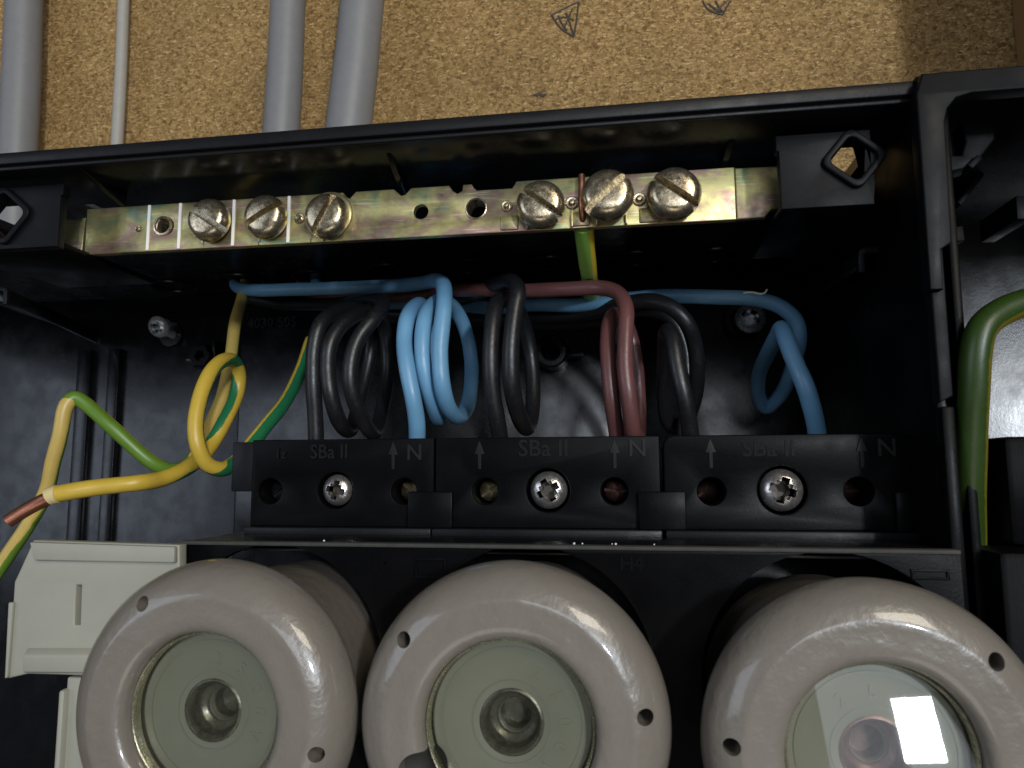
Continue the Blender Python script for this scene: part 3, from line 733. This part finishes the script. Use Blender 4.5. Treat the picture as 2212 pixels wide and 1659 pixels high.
# rotation about y by t turns angle a into a - t (seen from the front, counter-clockwise positive) -> see rot below
mid_ang = (54.5, 75, 110)
na = R(207) + 0  # where the probe hole of the middle cap sits in the picture
rel = na - R(mid_ang[1])
hx, hz = 12.4 * cos(rel), 12.4 * sin(rel)
cap_b = finish(cap_mesh(cyl((hx, -3, hz), (hx, 6.9, hz), 2.75, 32)), PORC)
disc = lathe([(0, 6.2), (2.0, 6.2), (2.05, 6.0), (2.15, 3.0), (2.9, 2.7), (3.35, 2.4), (3.45, .6), (3.7, .15), (4.1, 0), (10.2, 0), (10.5, .3), (10.5, 1.5), (0, 7.0)], (0, 0, 0), 72)
disc = finish(disc, INDIC, 40)
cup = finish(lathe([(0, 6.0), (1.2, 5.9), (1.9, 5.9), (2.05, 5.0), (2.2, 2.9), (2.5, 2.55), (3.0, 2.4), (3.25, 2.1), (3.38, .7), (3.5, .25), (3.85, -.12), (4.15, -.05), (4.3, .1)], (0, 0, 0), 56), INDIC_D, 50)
gl = finish(cyl((0, 0, 0), (0, .5, 0), RW - .35, 72), GLASS, 40)
rg = finish(lathe([(RW - .48, 0), (RW - .4, -.22), (RW - .25, -.3), (RW - .1, -.2), (RW - .02, .3), (RW - .02, 1.2), (RW - .48, 1.2), (RW - .48, 0)], (0, 0, 0), 72), RINGM, 50)
plug = finish(lathe([(0, .9), (1.2, .7), (2.2, .2), (2.70, 0), (2.72, 3.2), (0, 3.2)], (hx, 0, hz), 32), simple("probe_hole_shade", (.014, .014, .011), .7))  # added dark plug, paints the shade inside the probe hole
letr = []
for (ch, a) in (("2", 62), ("5", 30), ("0", 2), ("0", -24), ("V", -50)):
    m_ = text_mesh(ch, 0, -.9, 2.3, 0, .09)
    m_.transform(Matrix.Rotation(-R(a - 90), 4, 'Y')); m_.transform(Matrix.Translation((7.0 * cos(R(a)), 0, 7.0 * sin(R(a))))); letr.append(m_)
letr.append(lathe([(9.0, .05), (9.0, -.10), (9.35, -.10), (9.35, .05)], (0, 0, 0), 72)); letr.append(lathe([(5.0, .05), (5.0, -.07), (5.2, -.07), (5.2, .05)], (0, 0, 0), 64))
emb = finish(join(letr), INDIC, 30)
capl = ["porcelain fuse cap on the left, overlapping the cream blanking plate", "middle porcelain fuse cap with a round probe notch beside its window", "porcelain fuse cap on the right, its window mirroring a bright window"]
wl_pos = SC.objects["window_light"].location * 1000
gp = at(1985, 1575, 95.0); vv = gp.normalized(); ll = (wl_pos - gp).normalized(); gn = (ll - vv).normalized()
TILT = (math.degrees(math.atan2(-gn.z, -gn.y)), -math.degrees(math.atan2(-gn.x, -gn.y)))
for i in range(3):
    c = Vector((CXs[i], 92.5, (-32.4, -32.0, -33.4)[i]))
    t = thing("screw_fuse", capl[i], "fuse cap", c, "white porcelain screw caps of the fuses")
    ang = mid_ang[i]
    def kid(name, me, y, rot=0, tilt=(0, 0), parent=t):
        o = bpy.data.objects.new(name, me); COL.objects.link(o); o.parent = parent
        o.location = (0, y * S, 0); o.rotation_euler = (R(tilt[0]), -R(rot), R(tilt[1])); return o
    kid("cap", cap_b if i == 1 else cap_a, 0, ang)
    if i == 1: kid("shade_plug", plug, 3.4, mid_ang[1])
    kid("window", gl, 2.2, 0, ((0, 0), (0, 0), TILT)[i])
    kid("window_ring", rg, 2.6)
    d = kid("indicator_disc", disc, 4.3, 0)
    rc = kid("recess", cup, 0, 0, parent=d)
    if i == 2: rc.material_slots[0].link = "OBJECT"; rc.material_slots[0].material = REDREC
    kid("lettering", emb, -.02, (25, 0, 60)[i], parent=d)

# ================================================================ CREAM BLANKING PLATE
CD = 109.0
P = lambda px, py, D=CD: (at(px, py, D).x, at(px, py, D).z)
bl = thing("blanking_plate", "cream plastic blanking plate at the left, behind the left fuse cap", "blanking plate", tuple(at(200, 1460, CD)))
sl = [P(163, 1264), P(175, 1264), P(172, 1350), P(160, 1350)]
link("panel", plate([P(16, 1466), P(59, 1456), P(420, 1466), P(420, 1225), P(387, 1225), P(387, 1177), P(71, 1167), P(45, 1225), P(30, 1257)], [sl[::-1]], CD, 2.2, .35), CREAM, bl)
link("slot_floor", boxes([(sl[3][0] - 1, sl[1][0] + 1, CD + 1.6, CD + 2.1, sl[2][1] - 1, sl[0][1] + 1)], .1), CREAM_D, bl)
a, b = P(95, 1214), P(420, 1222)
link("top_step", hexa([(P(72, 1172)[0], CD - .9, P(72, 1170)[1]), (P(384, 1180)[0], CD - .9, P(384, 1180)[1]), (P(384, 1214)[0], CD - 1.0, P(384, 1214)[1]), (P(84, 1208)[0], CD - 1.0, P(84, 1208)[1]),
                       (P(72, 1172)[0], CD + .1, P(72, 1170)[1]), (P(384, 1180)[0], CD + .1, P(384, 1180)[1]), (P(384, 1216)[0], CD + .1, P(384, 1216)[1]), (P(80, 1212)[0], CD + .1, P(80, 1212)[1])], .25), CREAM, bl)
link("bottom_step", hexa([(P(62, 1412)[0], CD - 1.2, P(62, 1412)[1]), (P(300, 1412)[0], CD - 1.2, P(300, 1412)[1]), (P(300, 1450)[0], CD - 1.0, P(300, 1450)[1]), (P(58, 1448)[0], CD - 1.0, P(58, 1448)[1]),
                          (P(58, 1398)[0], CD + .1, P(58, 1398)[1]), (P(300, 1398)[0], CD + .1, P(300, 1398)[1]), (P(300, 1456)[0], CD + .1, P(300, 1456)[1]), (P(56, 1454)[0], CD + .1, P(56, 1454)[1])], .3), CREAM, bl)
link("side_flange", hexa([(*[P(24, 1300)[0], CD - .6], P(24, 1300)[1]), (P(34, 1300)[0], CD - .6, P(34, 1300)[1]), (P(22, 1462)[0], CD - .6, P(22, 1462)[1]), (P(16, 1464)[0], CD - .6, P(16, 1464)[1]),
                          (P(24, 1300)[0], CD + .1, P(24, 1300)[1]), (P(34, 1300)[0], CD + .1, P(34, 1300)[1]), (P(22, 1462)[0], CD + .1, P(22, 1462)[1]), (P(16, 1464)[0], CD + .1, P(16, 1464)[1])], .2), CREAM, bl)
link("lower_panel", boxes([(P(132, 1500)[0], P(300, 1500)[0], CD + 1.0, CD + 3.4, -70, P(140, 1466)[1])], .4), CREAM, bl)
link("lower_flange", boxes([(P(127, 1500)[0], P(140, 1500)[0], CD - .2, CD + 3.2, -70, P(127, 1490)[1])], .5), CREAM, bl)

# ================================================================ SCREWS FIXING THE BOX
for (px, py, r, lab, D, rx, mt) in ((343, 706, 3.5, "small zinc cross-head screw in the dark back plate, left of the looped earth wire", YB - 8, 24, BLUEST),
                                (1621, 688, 4.1, "grey cross-head screw in the back plate, under the right-hand blue wire", YB - 12, -4, BLUEST)):
    me = pozi(r); c = at(px, py, D)
    t = thing("box_screw", lab, "screw", c, "screws fixing the fuse box to the board")
    me.transform(Matrix.Rotation(R(rx), 4, 'X') @ Matrix.Rotation(R(30), 4, 'Y')); me.transform(Matrix.Translation(c))
    link("screw_head", me, mt, t)
    link("shank", cyl(c + Vector((0, 1.5, -.4)), Vector((c.x, YB - .1, c.z - 1.2)), r * .42, 16), mt, t)
    link("washer", lathe([(r * .5, 0), (r * 1.15, 0), (r * 1.2, .5), (r * .5, .5)], (c.x - .6, YB - 1.0, c.z - 1.0), 28), PLAS, t)
c = at(1600, 690, YB - 9)
link("screw_sleeve", lathe([(3.0, 0), (4.3, 0), (4.7, .5), (4.7, 8.8)], c, 32), PLAS_EDGE, box)

# ================================================================ WIRES
def wire(name, label, pts, r, mat, group="insulated wires looped behind the terminal blocks", cat="wire"):
    o = link(name, tube(W(*pts), r), mat, sharp=60); props(o, label, cat, group); return o
wire("blue_wire", "light blue wire from the left cable hole, coiled three times left of centre",
     [(516, 585, 213), (508, 606, 204), (516, 622, 194), (560, 627, 186), (640, 625, 183), (740, 622, 180), (860, 617, 174), (915, 611, 168), (943, 606, 160), (958, 618, 153), (960, 650, 149), (955, 700, 147), (950, 760, 146), (955, 830, 146), (967, 876, 150), (985, 900, 157), (1005, 888, 166), (1016, 845, 172), (1018, 780, 175), (1006, 715, 174), (985, 670, 170), (962, 652, 164), (940, 655, 157), (920, 683, 151), (912, 745, 148), (918, 810, 148), (935, 870, 151), (948, 903, 158), (950, 880, 168), (945, 800, 176), (930, 710, 176), (915, 664, 168), (897, 662, 158), (879, 690, 151), (873, 740, 148), (880, 800, 146), (892, 860, 146), (900, 910, 148), (901, 960, 151), (901, 1020, 154)], 1.75, BLUE)
wire("blue_wire", "bright blue wire running right along the bundle and looped once beside the divider",
     [(668, 570, 215), (680, 598, 206), (700, 632, 202), (780, 655, 198), (870, 655, 194), (950, 655, 190), (1060, 665, 184), (1150, 658, 178), (1250, 659, 173), (1330, 650, 169), (1400, 642, 169), (1450, 640, 170), (1548, 642, 171), (1638, 647, 171), (1687, 663, 171), (1719, 692, 172), (1727, 722, 173), (1722, 757, 175), (1708, 805, 180), (1687, 852, 187), (1655, 882, 190), (1639, 858, 188), (1639, 812, 182), (1657, 766, 173), (1678, 728, 163), (1689, 710, 155), (1699, 735, 151), (1718, 785, 149), (1739, 833, 148), (1756, 889, 149), (1765, 934, 151), (1770, 1000, 154)], 1.75, BLUE)
wire("brown_wire", "brown wire running along the bundle and bent down into two strands",
     [(652, 575, 215), (650, 600, 207), (662, 628, 202), (720, 645, 197), (860, 640, 186), (980, 628, 168), (1035, 626, 161), (1135, 628, 157), (1230, 624, 154), (1300, 622, 152), (1336, 634, 149), (1352, 664, 146), (1351, 720, 144), (1350, 790, 143), (1358, 860, 143), (1367, 935, 146), (1374, 975, 154), (1380, 940, 164), (1380, 860, 168), (1374, 780, 168), (1358, 710, 167), (1335, 680, 161), (1318, 692, 153), (1312, 740, 149), (1315, 800, 147), (1322, 870, 147), (1332, 935, 150), (1338, 1000, 154)], 1.6, BROWN)
wire("black_wire", "dusty black wire coiled three times on the left, beside the earth wire",
     [(520, 640, 205), (600, 655, 200), (700, 657, 190), (775, 652, 175), (815, 650, 162), (826, 660, 156), (806, 690, 152), (776, 728, 150), (760, 772, 149), (757, 830, 149), (775, 890, 152), (806, 935, 160), (826, 880, 172), (838, 790, 176), (832, 715, 174), (812, 674, 166), (772, 680, 157), (733, 708, 152), (713, 745, 150), (708, 795, 150), (714, 850, 150), (730, 905, 153), (755, 930, 162), (775, 870, 174), (800, 760, 178), (800, 690, 174), (770, 668, 165), (722, 676, 156), (691, 703, 151), (678, 760, 150), (677, 830, 150), (681, 900, 151), (683, 960, 152), (683, 1020, 154)], 1.72, BLACKW)
wire("black_wire", "black wire coiled twice in the centre, between blue coil and brown wires",
     [(700, 640, 206), (850, 650, 200), (930, 656, 190), (980, 650, 180), (1030, 633, 168), (1078, 612, 156), (1107, 609, 149), (1119, 628, 146), (1113, 665, 145), (1106, 720, 144), (1103, 780, 144), (1106, 835, 145), (1118, 890, 149), (1137, 925, 157), (1150, 885, 167), (1150, 800, 171), (1140, 730, 170), (1120, 672, 165), (1096, 648, 157), (1074, 655, 150), (1064, 700, 147), (1060, 780, 146), (1064, 850, 147), (1074, 910, 149), (1082, 960, 152), (1084, 1020, 154)], 1.76, BLACKW)
wire("black_wire", "black wire under the blue one, looped once to the right of brown wires",
     [(820, 676, 200), (930, 682, 194), (1050, 686, 188), (1200, 684, 180), (1290, 672, 172), (1350, 656, 166), (1405, 650, 162), (1450, 664, 160), (1482, 695, 160), (1500, 740, 163), (1506, 800, 166), (1500, 860, 172), (1480, 908, 178), (1455, 923, 180), (1438, 900, 176), (1434, 830, 170), (1437, 760, 161), (1441, 716, 153), (1452, 730, 149), (1462, 790, 147), (1478, 860, 147), (1490, 930, 150), (1496, 1000, 154)], 1.76, BLACKW)
wire("black_wire", "thin black wire lying lowest in the bundle, ending behind the right-hand black loop",
     [(830, 690, 205), (960, 690, 196), (1060, 695, 190), (1200, 702, 186), (1310, 690, 180), (1390, 672, 176), (1450, 690, 174), (1478, 745, 174), (1484, 820, 174), (1478, 900, 174), (1470, 980, 172)], 1.4, BLACKW)
e = wire("earth_wire", "yellow and green wire dropping through the loop, then bent up sharply at left",
     [(532, 585, 210, 180), (524, 642, 190, 180), (508, 700, 182, 170), (499, 771, 177, 180), (490, 815, 174, 180), (479, 861, 171, 180), (460, 905, 168, 180), (440, 950, 165, 170), (420, 988, 162, 120), (396, 1011, 160, 60), (365, 1015, 157, 15), (330, 1000, 154, 0), (243, 924, 150, 0), (190, 877, 149, 0), (160, 858, 148, 30), (143, 876, 147, 150), (130, 940, 147, 180), (114, 1000, 148, 180), (100, 1062, 150, 190), (62, 1132, 150, 210), (20, 1195, 150, 235), (-30, 1270, 150, 240), (-120, 1400, 150, 240)], 1.62, EARTH_ZIG)
wl = wire("earth_wire", "yellow wire with green stripe, looped once and stripped to bare copper at its left end",
     [(672, 735, 192, -80), (650, 800, 186, -80), (615, 870, 178, -80), (575, 920, 170, -80), (535, 970, 163, -80), (503, 1003, 157, -70), (475, 1014, 152, -90), (447, 1003, 149, -130), (428, 965, 147, -180), (422, 920, 147, -180), (432, 860, 149, -180), (455, 805, 153, -180), (485, 778, 160, -175), (508, 783, 166, -185), (517, 812, 169, -265), (512, 850, 169, -315), (498, 885, 166, -325), (480, 920, 163, -315), (462, 952, 161, -290), (440, 982, 157, -230), (410, 1007, 153, -190), (380, 1023, 148, -180), (345, 1036, 144, -180), (300, 1043, 139, -180), (208, 1053, 136, -180), (150, 1062, 134, -180), (118, 1068, 133.5, -180)], 1.7, EARTH_DARK)
tip = link("bare_end", tube([tuple(p) for p in (at(135, 1066, 133.7), at(110, 1074, 133.6), at(80, 1088, 133), at(48, 1106, 132), at(17, 1126, 131))], 1.4, 14), COPPER, wl)
link("cut_sleeve", tube([tuple(p) for p in (at(126, 1067, 133.6), at(112, 1070, 133.4), at(106, 1073, 133.3))], 1.82, 20), PALE_Y, wl)
wb = wire("earth_wire", "lime green and yellow wire clamped under the earth bar's second screw from right",
     [(1261, 486, 133.5, 58), (1263, 510, 137, 58), (1266, 540, 142, 58), (1270, 575, 150, 58), (1274, 602, 159, 58), (1278, 635, 170, 58), (1240, 665, 190, 50), (1100, 690, 205, 50)], 1.85, EARTH_LIME)
link("copper_strand", tube([tuple(p) for p in (at(1256, 378, 129.8), at(1257, 400, 129.6), at(1256, 430, 129.6), at(1258, 460, 129.8), at(1260, 490, 132))], .62, 12), COPPER, wb)
wire("earth_wire", "thick moss green wire bent down in front of the taller enclosure at the right edge",
     [(2420, 640, 118, 72), (2300, 640, 117, 72), (2212, 655, 116, 67), (2160, 676, 115, 62), (2122, 708, 114, 62), (2108, 760, 114, 67), (2103, 850, 115, 67), (2098, 950, 117, 67), (2096, 1050, 119, 65), (2097, 1150, 122, 62), (2100, 1250, 124, 62), (2108, 1330, 126, 62), (2120, 1450, 130, 62), (2130, 1600, 134, 62)], 2.1, EARTH_DEEP, "insulated wires in front of the taller enclosure")

# shaving on the blue wire
sh = link("plastic_shaving", tube([tuple(at(*p)) for p in ((1606, 633, 169), (1625, 631, 169), (1645, 636, 168), (1654, 632, 167.5), (1657, 625, 167))], .22, 6, step=.6), WHITEP, sharp=60)
props(sh, "tiny white plastic shaving on top of the right-hand blue wire", "shaving")
# crumbs on the fuse base ledge
cr = []
for (px, py) in ((1258, 1165), (1330, 1168), (1322, 1167), (1413, 1169), (700, 1163), (1240, 1164)):
    bm = bmesh.new(); bmesh.ops.create_icosphere(bm, subdivisions=1, radius=random.uniform(.10, .20)); p = at(px, py, FD + .6); p.z = zt + .25
    bm.transform(Matrix.Translation(p)); cr.append(bm2me(bm))
o = link("crumbs", join(cr), WHITEP, sharp=0); props(o, "pale crumbs of dust lying on the fuse base ledge", "dust", kind="stuff")
